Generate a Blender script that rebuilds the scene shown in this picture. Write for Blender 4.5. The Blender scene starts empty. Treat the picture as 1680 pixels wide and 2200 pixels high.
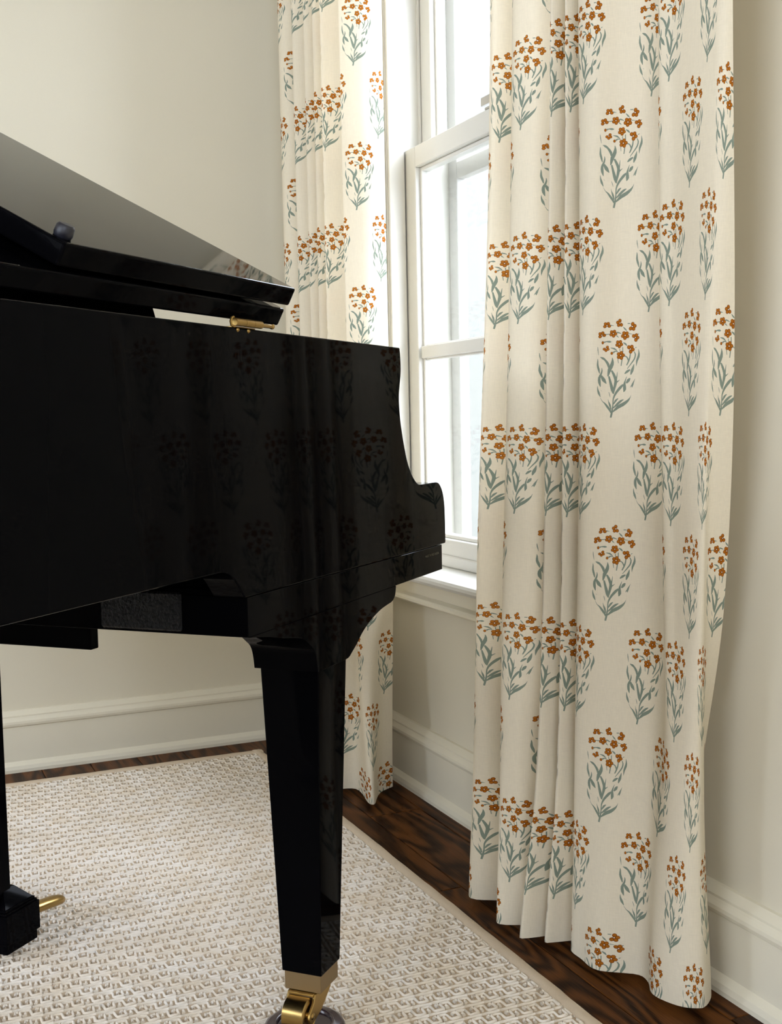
import bpy, bmesh, math, random
import numpy as np
from mathutils import Vector, Matrix
from mathutils.geometry import delaunay_2d_cdt

C = bpy.context.scene.collection
scene = bpy.context.scene
rng = random.Random(7)
nrng = np.random.RandomState(5)

# ------------------------------------------------------------------ camera
def camera():
    f, yaw, pit, rol = 2570.963, -0.413882191, -0.0772130209, -0.0208273023
    cy, sy, cp, sp = math.cos(yaw), math.sin(yaw), math.cos(pit), math.sin(pit)
    fw = Vector((cy * cp, sy * cp, sp)); r = Vector((sy, -cy, 0)); u = r.cross(fw)
    cr, sr = math.cos(rol), math.sin(rol)
    rr = cr * r + sr * u; uu = -sr * r + cr * u
    cd = bpy.data.cameras.new('camera'); co = bpy.data.objects.new('camera', cd); C.objects.link(co)
    m = Matrix((rr, uu, -fw)).transposed().to_4x4(); m.translation = Vector((0, 0, .9))
    co.matrix_world = m
    cd.sensor_fit = 'VERTICAL'; cd.sensor_height = 24; cd.sensor_width = 24
    cd.lens = f * 24 / 2200; cd.clip_start = .02; cd.clip_end = 200
    scene.camera = co
camera()

# ------------------------------------------------------------------ world, light, exposure
SKY = (.82, .87, 1.01)
w = bpy.data.worlds.new('overcast_sky'); scene.world = w; w.use_nodes = True
bg = w.node_tree.nodes['Background']; bg.inputs[0].default_value = (*SKY, 1); bg.inputs[1].default_value = 13.5

def portal(name, loc, rot, sx, sy):
    l = bpy.data.lights.new(name, 'AREA'); l.shape = 'RECTANGLE'; l.size = sx; l.size_y = sy
    l.cycles.is_portal = True
    o = bpy.data.objects.new(name, l); o.location = loc; o.rotation_euler = rot; C.objects.link(o)
portal('window_portal', (2.285, -1.42, 1.5), (math.radians(90), 0, 0), .95, 2.0)
portal('window_portal', (2.375, 3.02, 1.23), (math.radians(-90), 0, 0), 1.0, 2.4)
portal('window_portal', (-.5, 3.02, 1.965), (math.radians(-90), 0, 0), 3.45, 1.47)
portal('window_portal', (-2.42, .55, 1.9), (math.radians(90), 0, math.radians(-90)), 1.55, 1.45)
vs = scene.view_settings
vs.view_transform = 'Standard'; vs.look = 'None'; vs.gamma = 1; vs.use_curve_mapping = False
vs.exposure = 0.0
scene.cycles.max_bounces = 7; scene.cycles.diffuse_bounces = 4; scene.cycles.glossy_bounces = 3
scene.cycles.use_adaptive_sampling = True; scene.cycles.adaptive_threshold = .04; scene.cycles.adaptive_min_samples = 12
scene.cycles.caustics_reflective = False; scene.cycles.caustics_refractive = False
scene.cycles.transparent_max_bounces = 12
scene.cycles.sample_clamp_indirect = 6

# ------------------------------------------------------------------ materials
def nm(name):
    m = bpy.data.materials.new(name); m.use_nodes = True
    t = m.node_tree; return m, t, t.nodes['Principled BSDF']
def nd(t, typ, **kw):
    n = t.nodes.new(typ)
    for k, v in kw.items():
        if k.startswith('i_'):
            key = k[2:]
            n.inputs[int(key) if key.isdigit() else key].default_value = v
        else: setattr(n, k, v)
    return n
def lk(t, a, b): t.links.new(a, b)
def noise_bump(t, b, scale, strength, dist=.002, coord='Object', detail=3, stretch=None):
    tc = nd(t, 'ShaderNodeTexCoord'); no = nd(t, 'ShaderNodeTexNoise', i_Scale=scale, i_Detail=detail)
    src = tc.outputs[coord]
    if stretch:
        mp = nd(t, 'ShaderNodeMapping'); mp.inputs['Scale'].default_value = stretch; lk(t, src, mp.inputs[0]); src = mp.outputs[0]
    lk(t, src, no.inputs['Vector'])
    bu = nd(t, 'ShaderNodeBump', i_Strength=strength, i_Distance=dist)
    lk(t, no.outputs[0], bu.inputs['Height']); lk(t, bu.outputs[0], b.inputs['Normal'])
    return no
def simple(name, col, rough=.5, metal=0, spec=.5, bump=None, vary=0, coat=0):
    m, t, b = nm(name)
    b.inputs['Roughness'].default_value = rough; b.inputs['Metallic'].default_value = metal
    b.inputs['Specular IOR Level'].default_value = spec
    b.inputs['Coat Weight'].default_value = coat; b.inputs['Coat Roughness'].default_value = .02
    no = noise_bump(t, b, *(bump or (60, .02)))
    mx = nd(t, 'ShaderNodeMix', data_type='RGBA'); mx.inputs[6].default_value = (*col, 1)
    mx.inputs[7].default_value = (*[c * (1 - vary) for c in col], 1)
    lk(t, no.outputs[0], mx.inputs[0]); lk(t, mx.outputs[2], b.inputs['Base Color'])
    return m
M = {}
M['wall'] = simple('wall_paint', (.735, .68, .54), .55, bump=(240, .06, .0006), vary=.02)
M['trim'] = simple('trim_paint', (.78, .725, .58), .38, bump=(60, .05, .0006), vary=.02)
M['sash'] = simple('sash_paint', (.70, .685, .63), .35, bump=(60, .04, .0006), vary=.02)
M['ceiling'] = simple('ceiling_paint', (.84, .82, .76), .8, bump=(120, .05), vary=.02)
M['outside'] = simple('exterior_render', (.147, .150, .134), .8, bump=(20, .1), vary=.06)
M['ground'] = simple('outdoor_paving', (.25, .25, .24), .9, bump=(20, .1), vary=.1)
M['storm'] = simple('exterior_frame_paint', (.43, .42, .385), .6, bump=(60, .05), vary=.03)
M['black'] = simple('polished_ebony', (.0022, .0021, .0026), .035, spec=.028, bump=(3, .004, .001), vary=.2)
M['satin'] = simple('black_underside_paint', (.003, .003, .003), .5, spec=.22, bump=(260, 1.0, .003), vary=.3)
M['brass'] = simple('satin_brass', (.46, .30, .095), .38, 1, bump=(80, .03), vary=.1)
M['brassd'] = simple('polished_brass', (.47, .31, .11), .26, 1, bump=(30, .02), vary=.15)
M['ferrule'] = simple('lacquered_ferrule', (.31, .22, .115), .45, .85, bump=(120, .03), vary=.05)
M['rubber'] = simple('grey_rubber', (.010, .010, .017), .45, bump=(60, .1), vary=.1)
M['cup'] = simple('plum_plastic', (.055, .032, .038), .18, bump=(20, .02), vary=.1)
M['steel'] = simple('dull_steel', (.45, .45, .45), .35, 1, bump=(60, .02), vary=.1)
M['gold'] = simple('gold_lacquer', (.45, .30, .10), .35, .6, bump=(60, .05), vary=.1)
M['felt'] = simple('red_felt', (.20, .02, .02), .9, bump=(200, .3), vary=.1)
M['ink_letter'] = simple('gold_lettering', (.10, .085, .045), .4, .2, bump=(60, .02), vary=.05)
M['binding'] = simple('rug_binding_tape', (.80, .65, .48), .9, bump=(900, .7, .0012), vary=.25)
M['rugbase'] = simple('rug_ground_weave', (.76, .585, .40), .95, bump=(700, .8, .0015), vary=.45)

def yarn_mat():
    m, t, b = nm('cream_loop_yarn')
    tc = nd(t, 'ShaderNodeTexCoord')
    n1 = nd(t, 'ShaderNodeTexNoise', i_Scale=900, i_Detail=2); n2 = nd(t, 'ShaderNodeTexNoise', i_Scale=14, i_Detail=4)
    lk(t, tc.outputs['Object'], n1.inputs['Vector']); lk(t, tc.outputs['Object'], n2.inputs['Vector'])
    mx = nd(t, 'ShaderNodeMix', data_type='RGBA'); mx.inputs[6].default_value = (.88, .76, .60, 1); mx.inputs[7].default_value = (.97, .885, .77, 1)
    cr = nd(t, 'ShaderNodeMapRange'); cr.inputs[1].default_value = .35; cr.inputs[2].default_value = .62
    lk(t, n2.outputs[0], cr.inputs[0]); lk(t, cr.outputs[0], mx.inputs[0])
    mx2 = nd(t, 'ShaderNodeMix', data_type='RGBA', blend_type='MULTIPLY'); mx2.inputs[0].default_value = .2
    lk(t, mx.outputs[2], mx2.inputs[6]); lk(t, n1.outputs[0], mx2.inputs[7]); lk(t, mx2.outputs[2], b.inputs['Base Color'])
    b.inputs['Roughness'].default_value = .95; b.inputs['Sheen Weight'].default_value = .2
    bu = nd(t, 'ShaderNodeBump', i_Strength=.7, i_Distance=.001); lk(t, n1.outputs[0], bu.inputs['Height']); lk(t, bu.outputs[0], b.inputs['Normal'])
    return m
M['yarn'] = yarn_mat()

def wood_mat():
    m, t, b = nm('dark_stained_oak')
    tc = nd(t, 'ShaderNodeTexCoord'); oi = nd(t, 'ShaderNodeObjectInfo')
    sc = nd(t, 'ShaderNodeVectorMath', operation='SCALE'); sc.inputs[3].default_value = 37
    cx = nd(t, 'ShaderNodeCombineXYZ'); lk(t, oi.outputs['Random'], cx.inputs[0]); lk(t, oi.outputs['Random'], cx.inputs[1])
    lk(t, cx.outputs[0], sc.inputs[0])
    ad = nd(t, 'ShaderNodeVectorMath', operation='ADD'); lk(t, tc.outputs['Object'], ad.inputs[0]); lk(t, sc.outputs[0], ad.inputs[1])
    mp = nd(t, 'ShaderNodeMapping'); mp.inputs['Scale'].default_value = (1.6, 9, 1); lk(t, ad.outputs[0], mp.inputs[0])
    n1 = nd(t, 'ShaderNodeTexNoise', i_Scale=1.0, i_Detail=2.5, i_Distortion=.4); lk(t, mp.outputs[0], n1.inputs['Vector'])
    mu = nd(t, 'ShaderNodeMath', operation='MULTIPLY'); mu.inputs[1].default_value = 60; lk(t, n1.outputs[0], mu.inputs[0])
    si = nd(t, 'ShaderNodeMath', operation='SINE'); lk(t, mu.outputs[0], si.inputs[0])
    mp2 = nd(t, 'ShaderNodeMapping'); mp2.inputs['Scale'].default_value = (18, 600, 1); lk(t, ad.outputs[0], mp2.inputs[0])
    n2 = nd(t, 'ShaderNodeTexNoise', i_Scale=1.0, i_Detail=3); lk(t, mp2.outputs[0], n2.inputs['Vector'])
    r1 = nd(t, 'ShaderNodeValToRGB'); r1.color_ramp.elements[0].color = (.014, .0042, .0010, 1); r1.color_ramp.elements[1].color = (.135, .046, .010, 1)
    r1.color_ramp.elements[0].position = .05; r1.color_ramp.elements[1].position = .75
    ma = nd(t, 'ShaderNodeMath', operation='MULTIPLY_ADD'); ma.inputs[1].default_value = .26; lk(t, si.outputs[0], ma.inputs[0])
    ma2 = nd(t, 'ShaderNodeMath', operation='MULTIPLY_ADD'); ma2.inputs[1].default_value = .9; ma2.inputs[2].default_value = -.08; lk(t, n2.outputs[0], ma2.inputs[0])
    lk(t, ma2.outputs[0], ma.inputs[2]); lk(t, ma.outputs[0], r1.inputs[0]); lk(t, r1.outputs[0], b.inputs['Base Color'])
    b.inputs['Roughness'].default_value = .4; b.inputs['Specular IOR Level'].default_value = .07
    bu = nd(t, 'ShaderNodeBump', i_Strength=.12, i_Distance=.001); lk(t, n2.outputs[0], bu.inputs['Height']); lk(t, bu.outputs[0], b.inputs['Normal'])
    return m
M['oak'] = wood_mat()

def cloth(name, col, tr, trcol=None):
    m, t, b = nm(name)
    tc = nd(t, 'ShaderNodeTexCoord')
    mpa = nd(t, 'ShaderNodeMapping'); mpa.inputs['Scale'].default_value = (900, 900, 60)
    mpb = nd(t, 'ShaderNodeMapping'); mpb.inputs['Scale'].default_value = (90, 90, 1300)
    na = nd(t, 'ShaderNodeTexNoise', i_Scale=1, i_Detail=2); nb = nd(t, 'ShaderNodeTexNoise', i_Scale=1, i_Detail=2)
    lk(t, tc.outputs['Object'], mpa.inputs[0]); lk(t, tc.outputs['Object'], mpb.inputs[0]); lk(t, mpa.outputs[0], na.inputs['Vector']); lk(t, mpb.outputs[0], nb.inputs['Vector'])
    ad = nd(t, 'ShaderNodeMath', operation='ADD'); lk(t, na.outputs[0], ad.inputs[0]); lk(t, nb.outputs[0], ad.inputs[1])
    mr = nd(t, 'ShaderNodeMapRange'); mr.inputs[1].default_value = .7; mr.inputs[2].default_value = 1.3; mr.inputs[3].default_value = .93; mr.inputs[4].default_value = 1.03
    lk(t, ad.outputs[0], mr.inputs[0])
    cc = nd(t, 'ShaderNodeVectorMath', operation='SCALE'); cc.inputs[0].default_value = col; lk(t, mr.outputs[0], cc.inputs[3])
    df = nd(t, 'ShaderNodeBsdfDiffuse'); tl = nd(t, 'ShaderNodeBsdfTranslucent'); tl.inputs[0].default_value = (*(trcol or col), 1)
    lk(t, cc.outputs[0], df.inputs[0])
    mx = nd(t, 'ShaderNodeMixShader'); mx.inputs[0].default_value = tr
    bu = nd(t, 'ShaderNodeBump', i_Strength=.25, i_Distance=.0006); lk(t, ad.outputs[0], bu.inputs['Height'])
    wr = nd(t, 'ShaderNodeTexNoise', i_Scale=7, i_Detail=2); lk(t, tc.outputs['Object'], wr.inputs['Vector'])
    bw = nd(t, 'ShaderNodeBump', i_Strength=.35, i_Distance=.012); lk(t, wr.outputs[0], bw.inputs['Height']); lk(t, bw.outputs[0], bu.inputs['Normal'])
    lk(t, bu.outputs[0], df.inputs['Normal']); lk(t, df.outputs[0], mx.inputs[1]); lk(t, tl.outputs[0], mx.inputs[2])
    t.nodes.remove(b); lk(t, mx.outputs[0], t.nodes['Material Output'].inputs[0])
    return m
TR = .15
CLOTH = [cloth('cream_linen', (.83, .745, .58), TR, (.9, .78, .58)), cloth('sage_print', (.235, .28, .222), TR),
         cloth('rust_print', (.42, .135, .014), TR, (.7, .3, .05)), cloth('brown_print', (.19, .05, .008), TR, (.4, .15, .05))]

def glass_mat():
    m, t, b = nm('window_glass')
    t.nodes.remove(b)
    tr = nd(t, 'ShaderNodeBsdfTransparent'); tr.inputs[0].default_value = (.97, .985, .98, 1)
    gl = nd(t, 'ShaderNodeBsdfGlossy'); gl.inputs['Roughness'].default_value = .01
    no = nd(t, 'ShaderNodeTexNoise', i_Scale=3); bu = nd(t, 'ShaderNodeBump', i_Strength=.02); lk(t, no.outputs[0], bu.inputs['Height']); lk(t, bu.outputs[0], gl.inputs['Normal'])
    lw = nd(t, 'ShaderNodeLayerWeight', i_Blend=.5); pw = nd(t, 'ShaderNodeMath', operation='POWER'); pw.inputs[1].default_value = 5
    fr = nd(t, 'ShaderNodeMath', operation='MULTIPLY_ADD'); fr.inputs[1].default_value = .5; fr.inputs[2].default_value = .02; mx = nd(t, 'ShaderNodeMixShader')
    lk(t, lw.outputs['Facing'], pw.inputs[0]); lk(t, pw.outputs[0], fr.inputs[0]); lk(t, fr.outputs[0], mx.inputs[0]); lk(t, tr.outputs[0], mx.inputs[1]); lk(t, gl.outputs[0], mx.inputs[2])
    lk(t, mx.outputs[0], t.nodes['Material Output'].inputs[0])
    return m
M['glass'] = glass_mat()

# ------------------------------------------------------------------ mesh helpers
def link(name, me, mat, parent=None):
    o = bpy.data.objects.new(name, me); C.objects.link(o)
    if mat: me.materials.append(M[mat] if isinstance(mat, str) else mat)
    if parent: o.parent = parent
    return o
def fin(name, bm, mat, parent=None, smooth=False, bevel=0, seg=2, angle=30, sharp=40):
    bmesh.ops.recalc_face_normals(bm, faces=bm.faces)
    if bevel:
        es = [e for e in bm.edges if len(e.link_faces) == 2 and e.calc_face_angle(0) > math.radians(angle)]
        bmesh.ops.bevel(bm, geom=es, offset=bevel, segments=seg, profile=.5, affect='EDGES', clamp_overlap=True)
    me = bpy.data.meshes.new(name); bm.to_mesh(me); bm.free()
    if smooth:
        for p in me.polygons: p.use_smooth = True
    o = link(name, me, mat, parent)
    if smooth:
        me.set_sharp_from_angle(angle=math.radians(sharp))
    return o
def box(bm, x0, x1, y0, y1, z0, z1):
    v = [bm.verts.new((x, y, z)) for z in (z0, z1) for x, y in ((x0, y0), (x1, y0), (x1, y1), (x0, y1))]
    for f in ((0, 3, 2, 1), (4, 5, 6, 7), (0, 1, 5, 4), (1, 2, 6, 5), (2, 3, 7, 6), (3, 0, 4, 7)): bm.faces.new([v[i] for i in f])
    return v
def prism(bm, pts, fn0, fn1):
    a = [bm.verts.new(fn0(*p)) for p in pts]; b = [bm.verts.new(fn1(*p)) for p in pts]
    n = len(pts); bm.faces.new(a); bm.faces.new(b[::-1])
    for i in range(n): bm.faces.new((a[i], b[i], b[(i + 1) % n], a[(i + 1) % n]))
def tube(bm, pts, rad, n=8, cap=True):
    pts = [Vector(p) for p in pts]; rings = []
    rad = rad if isinstance(rad, (list, tuple)) else [rad] * len(pts)
    for i, p in enumerate(pts):
        d = (pts[min(i + 1, len(pts) - 1)] - pts[max(i - 1, 0)]).normalized()
        a = d.orthogonal().normalized() if not rings else (pa - d * pa.dot(d)).normalized()
        pa = a; b = d.cross(a)
        rings.append([bm.verts.new(p + rad[i] * (math.cos(2 * math.pi * k / n) * a + math.sin(2 * math.pi * k / n) * b)) for k in range(n)])
    for r0, r1 in zip(rings, rings[1:]):
        for k in range(n): bm.faces.new((r0[k], r0[(k + 1) % n], r1[(k + 1) % n], r1[k]))
    if cap: bm.faces.new(rings[0][::-1]); bm.faces.new(rings[-1])
def lathe(bm, prof, n=40, cx=0, cy=0):
    rings = [[bm.verts.new((cx + r * math.cos(2 * math.pi * k / n), cy + r * math.sin(2 * math.pi * k / n), z)) for k in range(n)] for r, z in prof]
    for r0, r1 in zip(rings, rings[1:]):
        for k in range(n): bm.faces.new((r0[k], r0[(k + 1) % n], r1[(k + 1) % n], r1[k]))
    bm.faces.new(rings[0][::-1]); bm.faces.new(rings[-1])
def B(name, mat, parent, *dims, bevel=0, seg=1):
    bm = bmesh.new()
    for d in dims: box(bm, *d)
    return fin(name, bm, mat, parent, bevel=bevel, seg=seg)
def empty(name, loc, rz=0, **kw):
    o = bpy.data.objects.new(name, None); C.objects.link(o); o.location = loc; o.rotation_euler = (0, 0, rz); o.empty_display_size = .1
    for k, v in kw.items(): o[k] = v
    return o
def tag(o, **kw):
    for k, v in kw.items(): o[k] = v
    return o
def struct(o): o['kind'] = 'structure'; return o

# ------------------------------------------------------------------ room shell
YW, XW, YL, XB, ZC = -1.205, 3.235, 3.0, -2.4, 2.75
W1 = (1.82, 2.75, .515, 2.50)           # opening in the right wall
W2 = (1.9, 2.85, .06, 2.4)               # left wall
W3 = (-.2, 1.3, 1.2, 2.6)                # wall behind the camera
W4 = (-2.2, 1.2, 1.25, 2.68)              # left wall, nearer the camera
T = .22
def wall_y(name, y0, y1, xa, xb, *ops):
    d = []; x = xa
    for op in ops:
        d += [(x, op[0], y0, y1, 0, ZC), (op[0], op[1], y0, y1, 0, op[2]), (op[0], op[1], y0, y1, op[3], ZC)]; x = op[1]
    return struct(B(name, 'wall', None, *d, (x, xb, y0, y1, 0, ZC)))
def wall_x(name, x0, x1, ya, yb, op):
    return struct(B(name, 'wall', None, (x0, x1, ya, op[0], 0, ZC), (x0, x1, op[1], yb, 0, ZC), (x0, x1, op[0], op[1], 0, op[2]), (x0, x1, op[0], op[1], op[3], ZC)))
wall_y('wall_right', YW - T, YW, XB - T, XW + T, W1)
wall_y('wall_left', YL, YL + T, XB - T, XW + T, W4, W2)
wall_x('wall_back', XB - T, XB, YW, YL, W3)
struct(B('wall_far', 'wall', None, (XW, XW + T, YW, YL, 0, ZC)))
struct(B('ceiling', 'ceiling', None, (XB - T, XW + T, YW - T, YL + T, ZC, ZC + .1)))
fl = struct(B('floor', 'satin', None, (XB - T, XW + T, YW - T, YL + T, -.14, -.022)))
# oak planks, each its own piece
plank_meshes = {}
def plank(x0, x1, y0, y1):
    bm = bmesh.new(); g = .0007
    box(bm, -(x1 - x0) / 2 + g, (x1 - x0) / 2 - g, -(y1 - y0) / 2 + g, (y1 - y0) / 2 - g, -.02, 0)
    o = fin('plank', bm, 'oak', fl, bevel=.0012, seg=1)
    o.location = ((x0 + x1) / 2, (y0 + y1) / 2, 0)
yy = YW + .005; k = 0
ends = [-1.2 + .012]
edges = [YW + .002, -1.138, -1.013]
while edges[-1] < YL: edges.append(edges[-1] + .125)
edges[-1] = YL
for j, (a, b) in enumerate(zip(edges, edges[1:])):
    x = XB; L = [1.1, .6, 1.7, .9, 1.4][j % 5]
    while x < XW:
        x1 = min(x + L, XW)
        if XW - x1 < .25: x1 = XW
        plank(x, x1, a, b); x = x1; L = rng.uniform(1.1, 2.1)

# baseboards: moulded profile (out, z)
PROF = [(0, 0), (.032, 0), (.032, .008), (.029, .017), (.022, .024), (.0185, .027), (.0185, .118), (.0225, .121), (.024, .127), (.0235, .133), (.019, .139), (.0165, .143), (.0165, .147), (.012, .152), (.006, .159), (0, .160)]
def baseboard(name, p0, p1, out):
    bm = bmesh.new(); p0 = Vector(p0); p1 = Vector(p1); out = Vector(out)
    prism(bm, PROF, lambda o, z: p0 + out * o + Vector((0, 0, z)), lambda o, z: p1 + out * o + Vector((0, 0, z)))
    o = fin(name, bm, 'trim'); struct(o)
baseboard('baseboard_right', (XB, YW, 0), (XW, YW, 0), (0, 1, 0))
baseboard('baseboard_far', (XW, YW, 0), (XW, YL, 0), (-1, 0, 0))
baseboard('baseboard_left', (XB, YL, 0), (XW, YL, 0), (0, -1, 0))
baseboard('baseboard_back', (XB, YW, 0), (XB, YL, 0), (1, 0, 0))

# ------------------------------------------------------------------ the sash window
def sash(par, name, x0, x1, z0, z1, yf, th, stile, top, bot, mw, zm):
    """one double-hung sash: frame, two muntins, four panes"""
    xi0, xi1, zi0, zi1 = x0 + stile, x1 - stile, z0 + bot, z1 - top
    fr = B(name, 'sash', par, (x0, xi0, yf - th, yf, z0, z1), (xi1, x1, yf - th, yf, z0, z1), (xi0, xi1, yf - th, yf, z0, zi0), (xi0, xi1, yf - th, yf, zi1, z1), bevel=.002)
    # glazing bead: stepped inner moulding
    s = .009
    B('glazing_bead', 'sash', fr, (xi0, xi0 + s, yf - th, yf - .013, zi0, zi1), (xi1 - s, xi1, yf - th, yf - .013, zi0, zi1), (xi0 + s, xi1 - s, yf - th, yf - .013, zi0, zi0 + s), (xi0 + s, xi1 - s, yf - th, yf - .013, zi1 - s, zi1), bevel=.0015)
    xm = (xi0 + xi1) / 2
    B('muntin', 'sash', fr, (xm - mw / 2, xm + mw / 2, yf - th + .004, yf - .003, zi0 + s, zi1 - s), (xm - mw / 2 - .005, xm + mw / 2 + .005, yf - th + .004, yf - .016, zi0 + s, zi1 - s), bevel=.0015)
    B('muntin', 'sash', fr, (xi0 + s, xi1 - s, yf - th + .005, yf - .004, zm - mw / 2, zm + mw / 2), (xi0 + s, xi1 - s, yf - th + .005, yf - .017, zm - mw / 2 - .005, zm + mw / 2 + .005), bevel=.0015)
    for a, b in ((xi0 + s, xm - mw / 2), (xm + mw / 2, xi1 - s)):
        for c, d in ((zi0 + s, zm - mw / 2), (zm + mw / 2, zi1 - s)):
            B('pane', 'glass', fr, (a, b, yf - .027, yf - .024, c, d))
    return fr
win = struct(empty('window_1', (0, 0, 0)))
JX0, JX1 = 1.84, 2.73
yl = -1.254
sash(win, 'lower_sash', JX0, JX1, .551, 1.556, yl, .038, .062, .050, .064, .029, 1.0615)
sash(win, 'upper_sash', JX0, JX1, 1.530, 2.478, yl - .046, .038, .062, .050, .030, .029, 2.01)
B('sash_rail_lip', 'sash', win, (JX0 + .001, JX1 - .001, yl - .001, yl + .006, .549, .577), bevel=.003)
B('jamb', 'sash', win, (JX1, JX1 + .02, -1.425, -1.2055, .515, 2.50), (JX0 - .02, JX0, -1.425, -1.2055, .515, 2.50), (JX0, JX1, -1.425, -1.2055, 2.48, 2.50))
B('stop', 'sash', win, (JX1 - .0115, JX1 - .0002, -1.2505, -1.208, .551, 2.479), (JX0 + .0002, JX0 + .0115, -1.2505, -1.208, .551, 2.479), bevel=.003, seg=2)
B('parting_bead', 'sash', win, (JX1 - .008, JX1 - .0002, -1.2985, -1.2935, 1.56, 2.479), (JX0 + .0002, JX0 + .008, -1.2985, -1.2935, 1.56, 2.479))
B('casing', 'trim', win, (JX1 + .004, JX1 + .105, YW, YW + .02, .55, 2.60), (JX0 - .105, JX0 - .004, YW, YW + .02, .55, 2.60), (JX0 - .004, JX1 + .004, YW, YW + .02, 2.484, 2.60),
  (JX1 + .083, JX1 + .107, YW, YW + .028, .55, 2.62), (JX0 - .107, JX0 - .083, YW, YW + .028, .55, 2.62), bevel=.003, seg=2)
bm = bmesh.new()
st = [(-1.2535, .522), (-1.2535, .5488), (-1.146, .5488), (-1.139, .5465), (-1.1355, .541), (-1.1355, .534), (-1.140, .5275), (-1.149, .524)]
prism(bm, st, lambda y, z: (JX0 - .125, y, z), lambda y, z: (JX1 + .125, y, z)); fin('stool', bm, 'sash', win)
B('sill', 'sash', win, (JX0, JX1, -1.46, -1.2535, .50, .53), bevel=.003)
bm = bmesh.new()
ap = [(YW, .524), (-1.180, .524), (-1.180, .488), (-1.182, .486), (-1.179, .484), (-1.172, .481), (-1.168, .476), (-1.168, .470), (-1.173, .466), (-1.182, .463), (-1.190, .459), (YW, .455)]
prism(bm, ap, lambda y, z: (JX0 - .10, y, z), lambda y, z: (JX1 + .10, y, z)); fin('apron', bm, 'trim', win)
bm = bmesh.new(); box(bm, 2.255, 2.315, -1.275, -1.255, 1.5562, 1.562); box(bm, 2.262, 2.298, -1.272, -1.258, 1.562, 1.575)
box(bm, 2.295, 2.345, -1.270, -1.262, 1.571, 1.590); fin('sash_lock', bm, 'steel', win, bevel=.002)
B('storm_frame', 'storm', win, (JX1 - .045, JX1, -1.40, -1.375, .53, 2.48), (JX0, JX0 + .045, -1.40, -1.375, .53, 2.48), (JX0 + .045, JX1 - .045, -1.40, -1.375, .53, .57), (JX0 + .045, JX1 - .045, -1.40, -1.375, 2.44, 2.48), (JX0 + .045, JX1 - .045, -1.40, -1.375, 1.49, 1.53), bevel=.002)

def plain_window(name, axis, op, pos):
    w_ = struct(empty(name, (0, 0, 0)))
    a0, a1, z0, z1 = op; n = 3
    def bx(a, b, d0, d1, c, d): return (a, b, pos + d0, pos + d1, c, d) if axis == 'y' else (pos + d0, pos + d1, a, b, c, d)
    B('window_frame', 'sash', w_, bx(a0 + .001, a0 + .05, .05, .12, z0, z1), bx(a1 - .05, a1 - .001, .05, .12, z0, z1), bx(a0 + .05, a1 - .05, .05, .12, z0, z0 + .05), bx(a0 + .05, a1 - .05, .05, .12, z1 - .05, z1 - .001), bevel=.003)
    wd = (a1 - a0 - .1) / n; zm = (z0 + z1) / 2
    for i in range(n):
        xa = a0 + .05 + i * wd
        if i: B('mullion', 'sash', w_, bx(xa - .03, xa + .03, .06, .11, z0 + .05, z1 - .05), bevel=.002)
        B('meeting_rail', 'sash', w_, bx(xa + .03, xa + wd - .03, .065, .105, zm - .025, zm + .025), bevel=.002)
        for c, d in ((z0 + .05, zm - .025), (zm + .025, z1 - .05)):
            B('pane', 'glass', w_, bx(xa + .03, xa + wd - .03, .085, .088, c, d))
plain_window('window_2', 'y', W2, YL)
plain_window('window_3', 'x', W3, XB - .18)
plain_window('window_4', 'y', W4, YL)

# outside the window: paved ground and the pale rendered garden wall
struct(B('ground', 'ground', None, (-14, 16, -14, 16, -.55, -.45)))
struct(B('exterior_wall', 'outside', None, (4.33, 4.55, -9, -2.20, -.45, 2.305)))

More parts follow.
